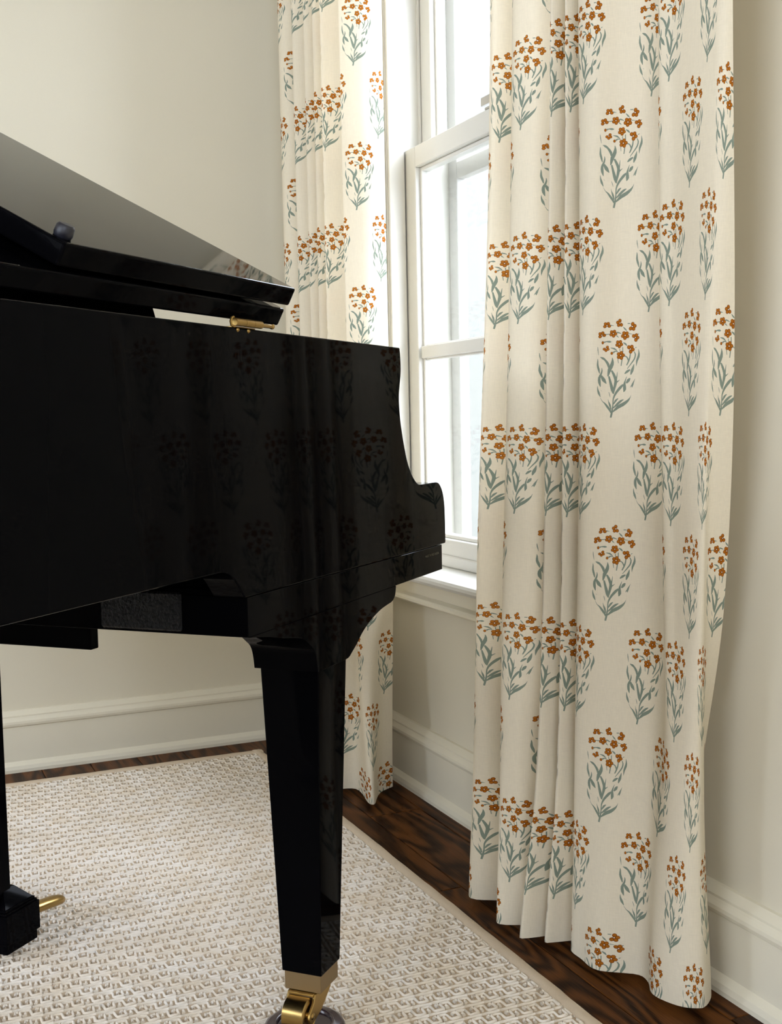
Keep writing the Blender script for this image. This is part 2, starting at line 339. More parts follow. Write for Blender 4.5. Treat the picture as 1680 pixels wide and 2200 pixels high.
# ------------------------------------------------------------------ curtains
U = .0000743          # metres per tracing unit of the printed sprig
P_ = .060             # half the sprig spacing across the cloth
HT = .1613            # row height
FLOWERS = [(265, 212, 72, 0), (535, 165, 78, 2), (810, 250, 84, 1), (165, 410, 74, 3), (395, 380, 74, -1), (655, 425, 84, -1), (880, 480, 80, 2), (525, 600, 78, -1), (255, 690, 62, 2), (775, 715, 84, 1), (560, 840, 84, -1)]
BUDS = [(185, 567, 26, 34), (370, 790, 28, 32)]
STROKES = [
 [(370, 2140, 16), (390, 2040, 18), (410, 1900, 11), (415, 1750, 12), (460, 1640, 20), (510, 1570, 24), (575, 1500, 26), (630, 1450, 14)],
 [(410, 1640, 4), (395, 1560, 28), (360, 1430, 24), (320, 1270, 14)],
 [(420, 1650, 3), (440, 1500, 22), (460, 1400, 28), (455, 1330, 26), (410, 1220, 22), (370, 1150, 14)],
 [(475, 1340, 12), (485, 1260, 9), (493, 1180, 3)], [(480, 1400, 12), (510, 1378, 9), (545, 1350, 4)],
 [(300, 1270, 10), (330, 1130, 34), (380, 1020, 32), (388, 930, 15), (378, 880, 3)],
 [(305, 1090, 8), (300, 1020, 24), (240, 930, 17), (190, 890, 20), (135, 865, 3)],
 [(105, 830, 2), (85, 720, 8), (78, 650, 3)],
 [(130, 1210, 6), (110, 1130, 19), (85, 1040, 18), (85, 950, 11), (80, 900, 3)],
 [(155, 1490, 4), (130, 1400, 25), (125, 1300, 24), (160, 1220, 17), (178, 1150, 12), (172, 1090, 3)],
 [(272, 1425, 4), (220, 1350, 32), (180, 1280, 22), (180, 1248, 8)],
 [(155, 1700, 4), (120, 1620, 20), (95, 1540, 12), (88, 1470, 3)],
 [(372, 2040, 10), (355, 1990, 18), (300, 1910, 20), (245, 1835, 12), (195, 1790, 5), (150, 1710, 2)],
 [(375, 1970, 8), (350, 1880, 18), (322, 1800, 6), (310, 1750, 2)],
 [(422, 1860, 8), (470, 1780, 20), (520, 1738, 5)], [(418, 1940, 8), (500, 1860, 22), (580, 1795, 20), (642, 1765, 5)],
 [(410, 2020, 10), (520, 1920, 32), (640, 1860, 33), (740, 1785, 20), (785, 1720, 6), (800, 1675, 2)],
 [(637, 1610, 2), (660, 1550, 30), (655, 1450, 24), (668, 1380, 13), (702, 1285, 3)],
 [(695, 1425, 12), (740, 1365, 30), (776, 1320, 8)], [(822, 1520, 3), (830, 1460, 19), (860, 1390, 8), (886, 1335, 2)], [(780, 1520, 2), (812, 1470, 10)],
 [(655, 1225, 8), (710, 1180, 24), (775, 1143, 10)], [(790, 1250, 8), (815, 1170, 28), (840, 1100, 20), (857, 1025, 3)],
 [(908, 1080, 2), (920, 970, 18), (955, 880, 23), (965, 800, 13), (952, 725, 3)],
 [(708, 1125, 5), (800, 1010, 11), (865, 920, 13), (885, 830, 12), (855, 770, 7)],
 [(695, 1050, 10), (735, 970, 15), (765, 880, 13), (772, 800, 10)], [(735, 955, 12), (700, 880, 11), (640, 850, 9)],
 [(575, 1058, 9), (592, 925, 11)], [(512, 1000, 5), (500, 915, 7)], [(608, 775, 9), (603, 670, 9)], [(545, 760, 6), (540, 700, 8)],
 [(465, 355, 11), (512, 365, 12), (568, 388, 5)], [(238, 395, 8), (325, 388, 7)], [(465, 425, 13), (512, 467, 3)], [(332, 208, 12), (405, 216, 2)],
 [(608, 248, 4), (655, 298, 14), (692, 332, 3)], [(738, 395, 8), (815, 405, 3)], [(705, 183, 8), (765, 185, 8)], [(925, 425, 12), (958, 402, 4)],
 [(212, 560, 16), (255, 545, 9), (320, 548, 18), (360, 552, 3)], [(340, 678, 3), (420, 695, 15), (482, 742, 4)],
 [(398, 778, 16), (440, 750, 10), (495, 760, 8)], [(612, 572, 5), (665, 605, 17), (698, 645, 4)], [(882, 697, 9), (912, 678, 3)],
 [(160, 1560, 2), (185, 1580, 2)], [(322, 1600, 3), (340, 1660, 6), (352, 1710, 2)]]

def stroke_poly(pts):
    P = [Vector(p[:2]) for p in pts]; L, R = [], []
    # subdivide with a Catmull-Rom curve
    Q = []
    n = len(pts)
    for i in range(n - 1):
        p = [pts[max(i - 1, 0)], pts[i], pts[i + 1], pts[min(i + 2, n - 1)]]
        for t in ((0, .5) if n > 2 else (0,)):
            Q.append([.5 * (2 * p[1][k] + (p[2][k] - p[0][k]) * t + (2 * p[0][k] - 5 * p[1][k] + 4 * p[2][k] - p[3][k]) * t * t + (3 * p[1][k] - p[0][k] - 3 * p[2][k] + p[3][k]) * t ** 3) for k in range(3)])
    Q.append(list(pts[-1]))
    for i, q in enumerate(Q):
        a = Vector(Q[max(i - 1, 0)][:2]); b = Vector(Q[min(i + 1, len(Q) - 1)][:2]); d = (b - a).normalized(); nrm = Vector((-d.y, d.x))
        wv = max(q[2] * 1.12, 2); c = Vector(q[:2]); L.append(c + nrm * wv); R.append(c - nrm * wv)
    return L + R[::-1]
def tile_mesh():
    """one repeat cell of the cloth (width 2*P_, height HT) triangulated so that the print is part of the cloth"""
    r = random.Random(3)
    polys = []   # (priority, material, points in tile metres)
    def T2(p): return Vector(((p[0] - 525) * U, (2165 - p[1]) * U))
    for s_ in STROKES: polys.append((1, 1, [T2(p) for p in stroke_poly(s_)]))
    for x, y, rr, miss in FLOWERS:
        ph = r.uniform(0, 6.28); rr = rr * 1.12
        for k in range(5):
            if k == miss: continue
            a = ph + k * 2 * math.pi / 5; ca, sa = math.cos(a), math.sin(a)
            def pet(cx, cy, rl, rw, n=8):
                o = []
                for j in range(n):
                    tt = 2 * math.pi * j / n; u_ = cx + rl * math.cos(tt); v_ = rw * math.sin(tt)
                    o.append(T2((x + u_ * ca - v_ * sa, y + u_ * sa + v_ * ca)))
                return o
            polys.append((2, 3, pet(rr * .56, 0, rr * .48, rr * .44)))
            polys.append((3, 2, pet(rr * .60, 0, rr * .35, rr * .31)))
        polys.append((4, 3, [T2((x + rr * .27 * math.cos(j * math.pi / 4), y + rr * .27 * math.sin(j * math.pi / 4))) for j in range(8)]))
        polys.append((5, 0, [T2((x + rr * .15 * math.cos(j * math.pi / 3), y + rr * .15 * math.sin(j * math.pi / 3))) for j in range(6)]))
    for x, y, a, b in BUDS:
        polys.append((2, 3, [T2((x + a * math.cos(j * .785), y + b * math.sin(j * .785))) for j in range(8)]))
        polys.append((3, 2, [T2((x + a * .7 * math.cos(j * .785), y + b * .7 * math.sin(j * .785))) for j in range(8)]))
    W = P_
    verts, faces = [], []
    NX, NZ = 14, 7
    for i in range(NX + 1):
        for j in range(NZ + 1):
            verts.append(Vector((-W + 2 * W * i / NX, HT * j / NZ)))
    border = [Vector((-W, 0)), Vector((W, 0)), Vector((W, HT)), Vector((-W, HT))]
    meta = []
    for pr, mt, pts in polys:
        i0 = len(verts); verts += pts; faces.append(list(range(i0, i0 + len(pts)))); meta.append((pr, mt))
    vo, eo, fo, _, _, of = delaunay_2d_cdt(verts, [], faces, 0, 1e-6, True)
    V = np.array([(v.x, v.y) for v in vo]); F = np.array([tuple(f) for f in fo], dtype=np.int64)
    c = V[F].mean(axis=1); best = np.zeros(len(F)); mats = np.zeros(len(F), dtype=int)
    for (pr, mt), fc in zip(meta, faces):
        q = np.array([tuple(verts[i]) for i in fc]); q2 = np.roll(q, -1, axis=0); wn = np.zeros(len(c))
        for a, b in zip(q, q2):                      # winding number of each triangle centre
            isl = (b[0] - a[0]) * (c[:, 1] - a[1]) - (c[:, 0] - a[0]) * (b[1] - a[1])
            wn += ((a[1] <= c[:, 1]) & (b[1] > c[:, 1]) & (isl > 0)).astype(float) - ((a[1] > c[:, 1]) & (b[1] <= c[:, 1]) & (isl < 0))
        hit = (np.abs(wn) > .5) & (pr > best); best[hit] = pr; mats[hit] = mt
    ok = (np.abs(c[:, 0]) < W) & (c[:, 1] > 0) & (c[:, 1] < HT)
    return V, F[ok], mats[ok]
TV, TF, TM = tile_mesh()

def dense(level, cs):
    """smooth plan curve through the control points of one level, sampled at print coordinates cs"""
    c = np.array([p[0] for p in level], float); X = np.array([p[1] for p in level]); Y = np.array([p[2] for p in level])
    def cr(V):
        d = np.empty_like(V); h = np.diff(c); s = np.diff(V) / h
        d[0] = s[0]; d[-1] = s[-1]
        d[1:-1] = (s[:-1] * h[1:] + s[1:] * h[:-1]) / (h[1:] + h[:-1])
        i = np.clip(np.searchsorted(c, cs) - 1, 0, len(c) - 2); t = (cs - c[i]) / h[i]
        return (2 * t**3 - 3 * t**2 + 1) * V[i] + (t**3 - 2 * t**2 + t) * h[i] * d[i] + (-2 * t**3 + 3 * t**2) * V[i + 1] + (t**3 - t**2) * h[i] * d[i + 1]
    return cr(X), cr(Y)
def make_curtain(name, levels, zs, ztop, phase_even, label):
    c0, c1 = levels[0][0][0], levels[0][-1][0]
    cs = np.linspace(c0, c1, 1500)
    DX, DY = zip(*[dense(l, cs) for l in levels]); DX = np.array(DX); DY = np.array(DY); zs = np.array(zs)
    def surf(c, z):
        fi = np.clip((c - c0) / (c1 - c0) * (len(cs) - 1), 0, len(cs) - 1.001); i = fi.astype(int); f = fi - i
        k = np.clip(np.searchsorted(zs, z) - 1, 0, len(zs) - 2); t = np.clip((z - zs[k]) / (zs[k + 1] - zs[k]), 0, 1)
        def g(D):
            A = D[:, i] * (1 - f) + D[:, i + 1] * f; n = np.arange(len(c))
            h = (zs[k + 1] - zs[k]); sl = np.diff(A, axis=0) / np.diff(zs)[:, None]
            m = np.zeros_like(A); m[1:-1] = (sl[1:] + sl[:-1]) / 2; m[0] = sl[0] * .6; m[-1] = 0
            a, b = A[k, n], A[k + 1, n]; ma, mb = m[k, n], m[k + 1, n]
            return (2 * t**3 - 3 * t**2 + 1) * a + (t**3 - 2 * t**2 + t) * h * ma + (-2 * t**3 + 3 * t**2) * b + (t**3 - t**2) * h * mb
        x, y = g(DX), g(DY)
        wob = np.sin(z * 5.1 + c * .9) * np.clip((1.5 - z), 0, 1) * .0016
        return np.stack([x + wob * .6, y + wob, z], 1)
    # flat cloth from cells in brick order
    Vs, Fs, Ms = [], [], []; off = 0
    zb = 0.012
    j0 = int(math.floor((zb - phase_even) / HT)) - 1; j1 = int(math.ceil((ztop - phase_even) / HT)) + 1
    for j in range(j0, j1):
        z0 = phase_even + j * HT - .0015
        if z0 + HT < zb or z0 > ztop: continue
        par = j % 2
        i0 = int(math.floor(c0 / 2)) - 1; i1 = int(math.ceil(c1 / 2)) + 1
        for i in range(i0, i1 + 1):
            cc = 2 * i + par
            if cc + 1 < c0 or cc - 1 > c1: continue
            V = TV.copy(); V[:, 0] = V[:, 0] / P_ + cc; V[:, 1] += z0
            Vs.append(V); Fs.append(TF + off); Ms.append(TM); off += len(V)
    V = np.concatenate(Vs); F = np.concatenate(Fs); Mt = np.concatenate(Ms)
    # drop cells' triangles outside, clamp the rest to the straight edges
    fx, fz = V[F][:, :, 0], V[F][:, :, 1]
    ok = (fx.max(1) > c0) & (fx.min(1) < c1) & (fz.max(1) > zb) & (fz.min(1) < ztop)
    F = F[ok]; Mt = Mt[ok]
    V[:, 0] = np.clip(V[:, 0], c0, c1); V[:, 1] = np.clip(V[:, 1], zb, ztop)
    used, inv = np.unique(F, return_inverse=True); V = V[used]; F = inv.reshape(F.shape)
    key = np.round(V * [60000, 100000]).astype(np.int64); _, idx, inv2 = np.unique(key, axis=0, return_index=True, return_inverse=True)
    V = V[idx]; F = inv2.reshape(-1)[F]
    good = (F[:, 0] != F[:, 1]) & (F[:, 1] != F[:, 2]) & (F[:, 0] != F[:, 2]); F = F[good]; Mt = Mt[good]
    P3 = surf(V[:, 0], V[:, 1])
    e = .02; du = surf(np.clip(V[:, 0] + e, c0, c1), V[:, 1]) - surf(np.clip(V[:, 0] - e, c0, c1), V[:, 1])
    dv = surf(V[:, 0], V[:, 1] + .004) - surf(V[:, 0], V[:, 1] - .004)
    N = np.cross(du, dv); N /= np.linalg.norm(N, axis=1)[:, None] + 1e-12
    me = bpy.data.meshes.new(name); me.vertices.add(len(P3)); me.vertices.foreach_set('co', P3.ravel())
    me.loops.add(F.size); me.loops.foreach_set('vertex_index', F.ravel().astype(np.int32)); me.polygons.add(len(F))
    me.polygons.foreach_set('loop_start', np.arange(0, F.size, 3, dtype=np.int32)); me.polygons.foreach_set('loop_total', np.full(len(F), 3, dtype=np.int32))
    for m_ in CLOTH: me.materials.append(m_)
    me.polygons.foreach_set('material_index', Mt.astype(np.int32)); me.polygons.foreach_set('use_smooth', np.ones(len(F), dtype=bool))
    me.update(); me.validate(clean_customdata=False)
    if len(me.vertices) == len(N): me.normals_split_custom_set_from_vertices(N.tolist())
    o = bpy.data.objects.new(name, me); C.objects.link(o)
    tag(o, label=label, category='curtain', group='floor-length curtains at the sash window')
    return o
RT = [(-11, 1.96, -1.12), (-10.6, 1.945, -1.085), (-9.45, 1.88, -1.04), (-8.5, 1.856, -1.085), (-7.7, 1.815, -1.04), (-6.85, 1.767, -1.048), (-5.85, 1.728, -1.085), (-5.35, 1.692, -1.04), (-4.4, 1.683, -1.092), (-3.4, 1.656, -1.045), (-2.5, 1.650, -1.095), (-1.6, 1.627, -1.05), (-.8, 1.584, -1.05), (0, 1.56, -1.088), (.9, 1.528, -1.122), (1.7, 1.505, -1.132), (2.36, 1.485, -1.095), (3, 1.451, -1.097), (4, 1.399, -1.09), (5, 1.352, -1.085), (6, 1.317, -1.085), (6.2, 1.314, -1.09)]
RM = [(-11, 1.965, -1.12), (-10.6, 1.95, -1.075), (-9.45, 1.92, -1.015), (-8.5, 1.875, -1.068), (-7.7, 1.819, -1.01), (-6.85, 1.772, -1.022), (-5.85, 1.742, -1.078), (-5.35, 1.722, -1.03), (-4.4, 1.705, -1.088), (-3.4, 1.678, -1.04), (-2.5, 1.666, -1.09), (-1.6, 1.639, -1.048), (-.8, 1.613, -1.045), (0, 1.586, -1.08), (.9, 1.546, -1.112), (1.7, 1.512, -1.128), (2.36, 1.465, -1.085), (3, 1.435, -1.085), (4, 1.395, -1.085), (5, 1.38, -1.095), (5.6, 1.387, -1.11), (6.2, 1.39, -1.14)]
RL = [(-11, 1.975, -1.11), (-10.6, 1.96, -1.06), (-9.45, 1.918, -.998), (-8.5, 1.87, -1.052), (-7.7, 1.812, -.995), (-6.85, 1.775, -1.01), (-5.85, 1.747, -1.07), (-5.35, 1.72, -1.01), (-4.4, 1.703, -1.075), (-3.4, 1.683, -1.025), (-2.5, 1.668, -1.08), (-1.6, 1.65, -1.043), (-.8, 1.621, -1.038), (0, 1.573, -1.055), (.9, 1.54, -1.09), (1.5, 1.512, -1.098), (2, 1.471, -1.083), (3, 1.428, -1.08), (4, 1.408, -1.093), (4.6, 1.406, -1.108), (5.3, 1.43, -1.135), (6.2, 1.47, -1.15)]
RH = [(-11, 1.99, -1.10), (-10.6, 1.975, -1.05), (-9.45, 1.92, -.988), (-8.5, 1.868, -1.045), (-7.7, 1.808, -.980), (-6.85, 1.776, -1.016), (-5.85, 1.757, -1.07), (-5.35, 1.735, -.990), (-4.4, 1.712, -1.065), (-3.4, 1.698, -1.013), (-2.5, 1.68, -1.068), (-1.6, 1.655, -1.036), (-.8, 1.62, -1.034), (0, 1.575, -1.036), (.9, 1.528, -1.088), (1.4, 1.504, -1.086), (2, 1.474, -1.070), (3, 1.43, -1.076), (4, 1.406, -1.096), (4.6, 1.403, -1.112), (5.3, 1.43, -1.145), (6.2, 1.475, -1.155)]
RTT = [(c, x, y) for c, x, y in RT]
make_curtain('curtain', [RH, RL, RM, RT, RTT], [.012, .25, .62, 1.6, 2.5], 2.5, .250, 'wide cream linen curtain with rust flower sprigs, the nearer one, right of the window')
LT = [(-11.9, 3.10, -1.09), (-11.2, 3.045, -1.045), (-10.5, 3.0, -1.045), (-9.9, 2.968, -1.088), (-9.2, 2.927, -1.04), (-8.2, 2.885, -1.09), (-6.9, 2.836, -1.04), (-6.0, 2.81, -1.09), (-5.1, 2.78, -1.04), (-4.2, 2.755, -1.09), (-3.45, 2.728, -1.04), (-2.4, 2.69, -1.083), (-1.6, 2.645, -1.085), (-.75, 2.60, -1.038), (0, 2.568, -1.07), (.8, 2.562, -1.112), (1.2, 2.566, -1.130)]
LH = [(-11.9, 3.10, -1.09), (-11.2, 3.045, -1.035), (-10.5, 3.0, -1.035), (-9.9, 2.968, -1.085), (-9.2, 2.927, -1.03), (-8.2, 2.885, -1.085), (-6.9, 2.836, -1.02), (-6.0, 2.81, -1.08), (-5.1, 2.78, -1.02), (-4.2, 2.755, -1.08), (-3.45, 2.72, -1.02), (-2.4, 2.655, -1.0), (-1.75, 2.635, -1.045), (-.75, 2.515, -1.033), (-.3, 2.503, -1.04), (.8, 2.585, -1.10), (1.2, 2.606, -1.136)]
LM = [(c, x * .75 + h[1] * .25, y * .75 + h[2] * .25) for (c, x, y), h in zip(LT, LH)]
LM = [(c if abs(c - h[0]) < .01 else (c * .75 + h[0] * .25), x, y) for (c, x, y), h in zip(LM, LH)]
make_curtain('curtain', [LH, LM, LT, LT], [.012, .5, 1.6, 2.5], 2.5, .4105 - .3226, 'narrower cream linen curtain with rust flower sprigs, by the far corner behind the piano')

def rod():
    r = tag(empty('curtain_rod', (2.2, -1.09, 2.5125)), label='brass curtain rod above the sash window', category='curtain rod')
    bm = bmesh.new(); tube(bm, [(-1.0, 0, 0), (.93, 0, 0)], .012, 16); fin('pole', bm, 'brass', r, True)
    for x in (-.85, 0.85):
        bm = bmesh.new(); tube(bm, [(x, 0, -.012), (x, -.06, -.012), (x, -.115, -.012)], .006, 10); tube(bm, [(x, -.113, -.012), (x, -.105, -.012)], .02, 16); fin('bracket', bm, 'brass', r, True)
rod()
# ------------------------------------------------------------------ rug
RX0, RX1, RY0, RY1 = -.6, 3.094, -.955, 2.3
rug = tag(empty('rug', (0, 0, 0)), label='cream hand-woven rug with raised meander pattern under the piano', category='rug')
def rrect(x0, x1, y0, y1, r, n=6):
    o = []
    for cx, cy, a0 in ((x1 - r, y1 - r, 0), (x0 + r, y1 - r, 90), (x0 + r, y0 + r, 180), (x1 - r, y0 + r, 270)):
        for k in range(n + 1):
            a = math.radians(a0 + 90 * k / n); o.append((cx + r * math.cos(a), cy + r * math.sin(a)))
    return o
bm = bmesh.new(); prism(bm, rrect(RX0 + .004, RX1 - .004, RY0 + .004, RY1 - .004, .02), lambda x, y: (x, y, .0005), lambda x, y: (x, y, .0062)); fin('rug_base', bm, 'rugbase', rug)
bw = .026
bm = bmesh.new()
def strip(a, b, inn, n=120):
    """soft, slightly uneven binding tape along one edge"""
    a = Vector((*a, 0)); b = Vector((*b, 0)); inn = Vector((*inn, 0)); rows = []
    for i in range(n + 1):
        p = a.lerp(b, i / n); q = nrng.uniform(-.0009, .0009); h = .0082 + nrng.uniform(-.0004, .0004)
        rows.append([bm.verts.new(p - inn * q + Vector((0, 0, .0004))), bm.verts.new(p - inn * q + inn * .001 + Vector((0, 0, h * .75))), bm.verts.new(p + inn * .004 + Vector((0, 0, h))),
                     bm.verts.new(p + inn * (bw - .003) + Vector((0, 0, h))), bm.verts.new(p + inn * bw + Vector((0, 0, .006)))])
    for r0, r1 in zip(rows, rows[1:]):
        for k in range(4): bm.faces.new((r0[k], r1[k], r1[k + 1], r0[k + 1]))
strip((RX0, RY0), (RX1, RY0), (0, 1)); strip((RX1, RY0), (RX1, RY1), (-1, 0)); strip((RX0, RY0), (RX0, RY1), (1, 0)); strip((RX0, RY1), (RX1, RY1), (0, -1))
fin('binding', bm, 'binding', rug, True)
def yarns():
    CX, CY = .0325, .031
    hw, hz = .0019, .0034
    paths = [[(.0, .76), (.25, .77), (.46, .76), (.50, .70), (.50, .30), (.54, .24), (.75, .23), (.96, .24), (1.0, .30), (1.0, .72)],
             [(.10, .27), (.22, .28), (.25, .34), (.25, .54)],
             [(.90, .73), (.78, .72), (.75, .66), (.75, .46)],
             [(-.01, .0), (.33, .01), (.66, -.01), (1.01, .0)]]
    x0, x1, y0, y1 = .55, RX1 - bw - .0035, RY0 + bw + .002, 1.55
    nx = int((x1 - x0) / CX) + 1; ny = int((y1 - y0) / CY) + 2
    ix, iy = np.meshgrid(np.arange(nx), np.arange(ny), indexing='ij'); ix = ix.ravel(); iy = iy.ravel(); n = len(ix)
    sh = (ix * .37) % 1.0
    Vs, Fs = [], []; off = 0
    # each yarn: cross-section of 4 points, jitter per node
    for ph in paths:
        m = len(ph); u = np.array([p[0] for p in ph]); v = np.array([p[1] for p in ph])
        jx = nrng.normal(0, .00045, (n, m)); jy = nrng.normal(0, .0006, (n, m)); jz = nrng.normal(0, .0003, (n, m))
        px = x1 - (ix[:, None] + 1 - v[None]) * CX + jx          # v runs along +X
        py = y1 - (iy[:, None] + u[None] + sh[:, None]) * CY + jy  # u runs along -Y
        py = np.clip(py, y0, None)
        d = np.zeros((n, m, 2)); d[:, 1:-1, 0] = px[:, 2:] - px[:, :-2]; d[:, 1:-1, 1] = py[:, 2:] - py[:, :-2]
        d[:, 0, 0] = px[:, 1] - px[:, 0]; d[:, 0, 1] = py[:, 1] - py[:, 0]; d[:, -1, 0] = px[:, -1] - px[:, -2]; d[:, -1, 1] = py[:, -1] - py[:, -2]
        l = np.linalg.norm(d, axis=2, keepdims=True); l[l < 1e-6] = 1; d /= l
        nx_, ny_ = -d[:, :, 1], d[:, :, 0]
        w_ = hw * (1 + nrng.normal(0, .12, (n, m)))
        sec = []
        for a, h in ((-1.15, 0.0), (-.62, .85), (.0, 1.0), (.62, .85), (1.2, 0.0)):
            sec.append(np.stack([px + nx_ * w_ * a, py + ny_ * w_ * a, .0058 + (hz + jz) * h], 2))
        S = np.stack(sec, 2)                      # n, m, 5, 3
        Vs.append(S.reshape(-1, 3)); base = off + np.arange(n)[:, None, None] * (m * 5)
        i = np.arange(m - 1)[None, :, None] * 5; k = np.arange(4)[None, None, :]
        a = base + i + k; q = np.stack([a, a + 1, a + 6, a + 5], 3).reshape(-1, 4)
        e0 = base[:, 0, 0]; caps = np.stack([e0, e0 + 1, e0 + 3, e0 + 4], 1); e1 = e0 + (m - 1) * 5; caps2 = np.stack([e1 + 4, e1 + 3, e1 + 1, e1], 1)
        Fs += [q, caps, caps2]; off += n * m * 5
    V = np.concatenate(Vs); F = np.concatenate(Fs)
    me = bpy.data.meshes.new('loop_pile'); me.vertices.add(len(V)); me.vertices.foreach_set('co', V.ravel())
    me.loops.add(F.size); me.loops.foreach_set('vertex_index', F.ravel().astype(np.int32)); me.polygons.add(len(F))
    me.polygons.foreach_set('loop_start', np.arange(0, F.size, 4, dtype=np.int32)); me.polygons.foreach_set('loop_total', np.full(len(F), 4, dtype=np.int32))
    me.polygons.foreach_set('use_smooth', np.ones(len(F), dtype=bool)); me.update()
    o = link('loop_pile', me, 'yarn', rug); o['kind'] = 'stuff'
yarns()

# ------------------------------------------------------------------ grand piano (local x: towards the keyboard, y: away from the bass side)
PO = Vector((1.5374443, -.56603324, 0)); PR = math.atan2(-.72563303, .6880819)
piano = tag(empty('grand_piano', PO, PR), label='polished black grand piano with raised lid and brass casters, standing on the rug', category='piano')
ZT = 1.0135
arm = [(.308, ZT), (.3105, 1.004), (.312, .985), (.311, .972), (.3065, .955), (.3025, .94), (.302, .925), (.3055, .90), (.312, .878), (.320, .857), (.3315, .833), (.348, .812), (.366, .798), (.380, .792), (.40, .7905), (.43, .7905), (.460, .7905), (.473, .789), (.484, .783), (.494, .772), (.500, .758), (.503, .742), (.504, .72), (.5045, .683), (.502, .6808), (.492, .6808)]
rimp = [(-.90, ZT)] + arm + [(-.205, .686), (-.213, .695), (-.222, .705), (-.232, .714), (-.246, .7215), (-.262, .7245), (-.90, .7245)]
def refine(pts, k):
    """Catmull-Rom refinement of an open outline"""
    o = []
    for i in range(len(pts) - 1):
        p = [pts[max(i - 1, 0)], pts[i], pts[i + 1], pts[min(i + 2, len(pts) - 1)]]
        for j in range(k):
            t = j / k; o.append(tuple(.5 * (2 * p[1][c] + (p[2][c] - p[0][c]) * t + (2 * p[0][c] - 5 * p[1][c] + 4 * p[2][c] - p[3][c]) * t * t + (3 * p[1][c] - p[0][c] - 3 * p[2][c] + p[3][c]) * t ** 3) for c in (0, 1)))
    return o + [pts[-1]]
rimp = [(-.90, ZT), arm[0]] + refine(arm[1:-3], 4) + arm[-3:] + [(-.205, .6868)] + refine([(-.213, .695), (-.222, .705), (-.232, .714), (-.246, .7215), (-.262, .7245)], 3) + [(-.90, .7245)]
def side(name, y0, y1, prof):
    bm = bmesh.new(); prism(bm, prof, lambda x, z: (x, y0, z), lambda x, z: (x, y1, z))
    return fin(name, bm, 'black', piano, True, bevel=.0016, seg=2, angle=55, sharp=14)
side('bass_side', 0, .045, rimp); side('treble_side', 1.415, 1.46, [(-.262, ZT)] + rimp[1:-1])
# curved rim round the tail
def rim_curve():
    pts = [(-.90, 0)]
    ctl = [(-.90, 0), (-.98, .0), (-1.04, .03), (-1.07, .12), (-1.08, .26), (-1.07, .44), (-1.02, .62), (-.90, .78), (-.72, .95), (-.50, 1.14), (-.36, 1.29), (-.27, 1.42), (-.22, 1.46)]
    return ctl
RC = rim_curve()
def rim():
    bm = bmesh.new(); rows = []; n = len(RC); P = [Vector((*p, 0)) for p in RC]
    Q = []
    for i in range(n - 1):
        p0, p1, p2, p3 = P[max(i - 1, 0)], P[i], P[i + 1], P[min(i + 2, n - 1)]
        for t in (0, .25, .5, .75): Q.append(.5 * (2 * p1 + (p2 - p0) * t + (2 * p0 - 5 * p1 + 4 * p2 - p3) * t * t + (3 * p1 - p0 - 3 * p2 + p3) * t ** 3))
    Q.append(P[-1])
    for i, q in enumerate(Q):
        d = (Q[min(i + 1, len(Q) - 1)] - Q[max(i - 1, 0)]).normalized(); nrm = Vector((d.y, -d.x, 0))
        if i == 0: nrm = Vector((0, -1, 0)); 
        inn = -nrm * .044 if nrm.y < .5 or True else 0
        o = q; ii = q - nrm * .044 if (Vector((-.5, .6, 0)) - q).dot(-nrm) > 0 else q + nrm * .044
        rows.append([bm.verts.new(o + Vector((0, 0, .7245))), bm.verts.new(o + Vector((0, 0, ZT))), bm.verts.new(ii + Vector((0, 0, ZT))), bm.verts.new(ii + Vector((0, 0, .7245)))])
    for a, b in zip(rows, rows[1:]):
        for k in range(4): bm.faces.new((a[k], b[k], b[(k + 1) % 4], a[(k + 1) % 4]))
    bm.faces.new(rows[0]); bm.faces.new(rows[-1][::-1])
    fin('rim', bm, 'black', piano, True)
    return [(v.x, v.y) for v in Q]
RQ = rim()
# keybed and underside
bm = bmesh.new(); prism(bm, [(-.2, .6365), (.4855, .6365), (.4855, .6802), (-.2, .6862)], lambda x, z: (x, .0005, z), lambda x, z: (x, 1.4595, z)); fin('keybed', bm, 'black', piano, bevel=.0007, seg=1)
B('keybed_rear_rail', 'black', piano, (-.199, -.17, .046, .118, .6865, .6935), bevel=.001)
B('keybed_rear_block', 'satin', piano, (-.2055, -.2003, .093, .215, .640, .690), bevel=.004)
B('soundboard_beam', 'satin', piano, (-.60, -.55, .05, 1.1, .728, .80), (-.34, -.28, .05, 1.3, .715, .80), bevel=.004)
bm = bmesh.new(); inner = [(-.20, .046), (-.9, .046)] + [(x * .955 - .0, .06 + (y - .06) * .965) for x, y in RQ[6:-2]] + [(-.20, 1.40)]
prism(bm, inner, lambda x, y: (x, y, .80), lambda x, y: (x, y, .815)); fin('soundboard', bm, 'satin', piano)
bm = bmesh.new(); inner2 = [(.02, .05), (-.88, .05)] + [(x * .94, .07 + (y - .06) * .95) for x, y in RQ[8:-3]] + [(.02, 1.40)]
prism(bm, inner2, lambda x, y: (x, y, .90), lambda x, y: (x, y, .908)); fin('iron_plate', bm, 'gold', piano)
B('key_slip', 'black', piano, (.462, .482, .0455, 1.4145, .680, .735), bevel=.003)
B('fallboard', 'black', piano, (.12, .455, .0465, 1.4135, .742, .760), (.10, .12, .0465, 1.4135, .742, .86), bevel=.004, seg=2)
B('music_shelf', 'black', piano, (-.12, .10, .055, 1.405, .925, .938), bevel=.003)
bm = bmesh.new(); prism(bm, [(-.395, 1.0), (-.300, 1.0), (-.3165, 1.036), (-.90, 1.036), (-.90, 1.0)], lambda x, z: (x, .0455, z), lambda x, z: (x, .055, z)); fin('lid_rail', bm, 'black', piano)
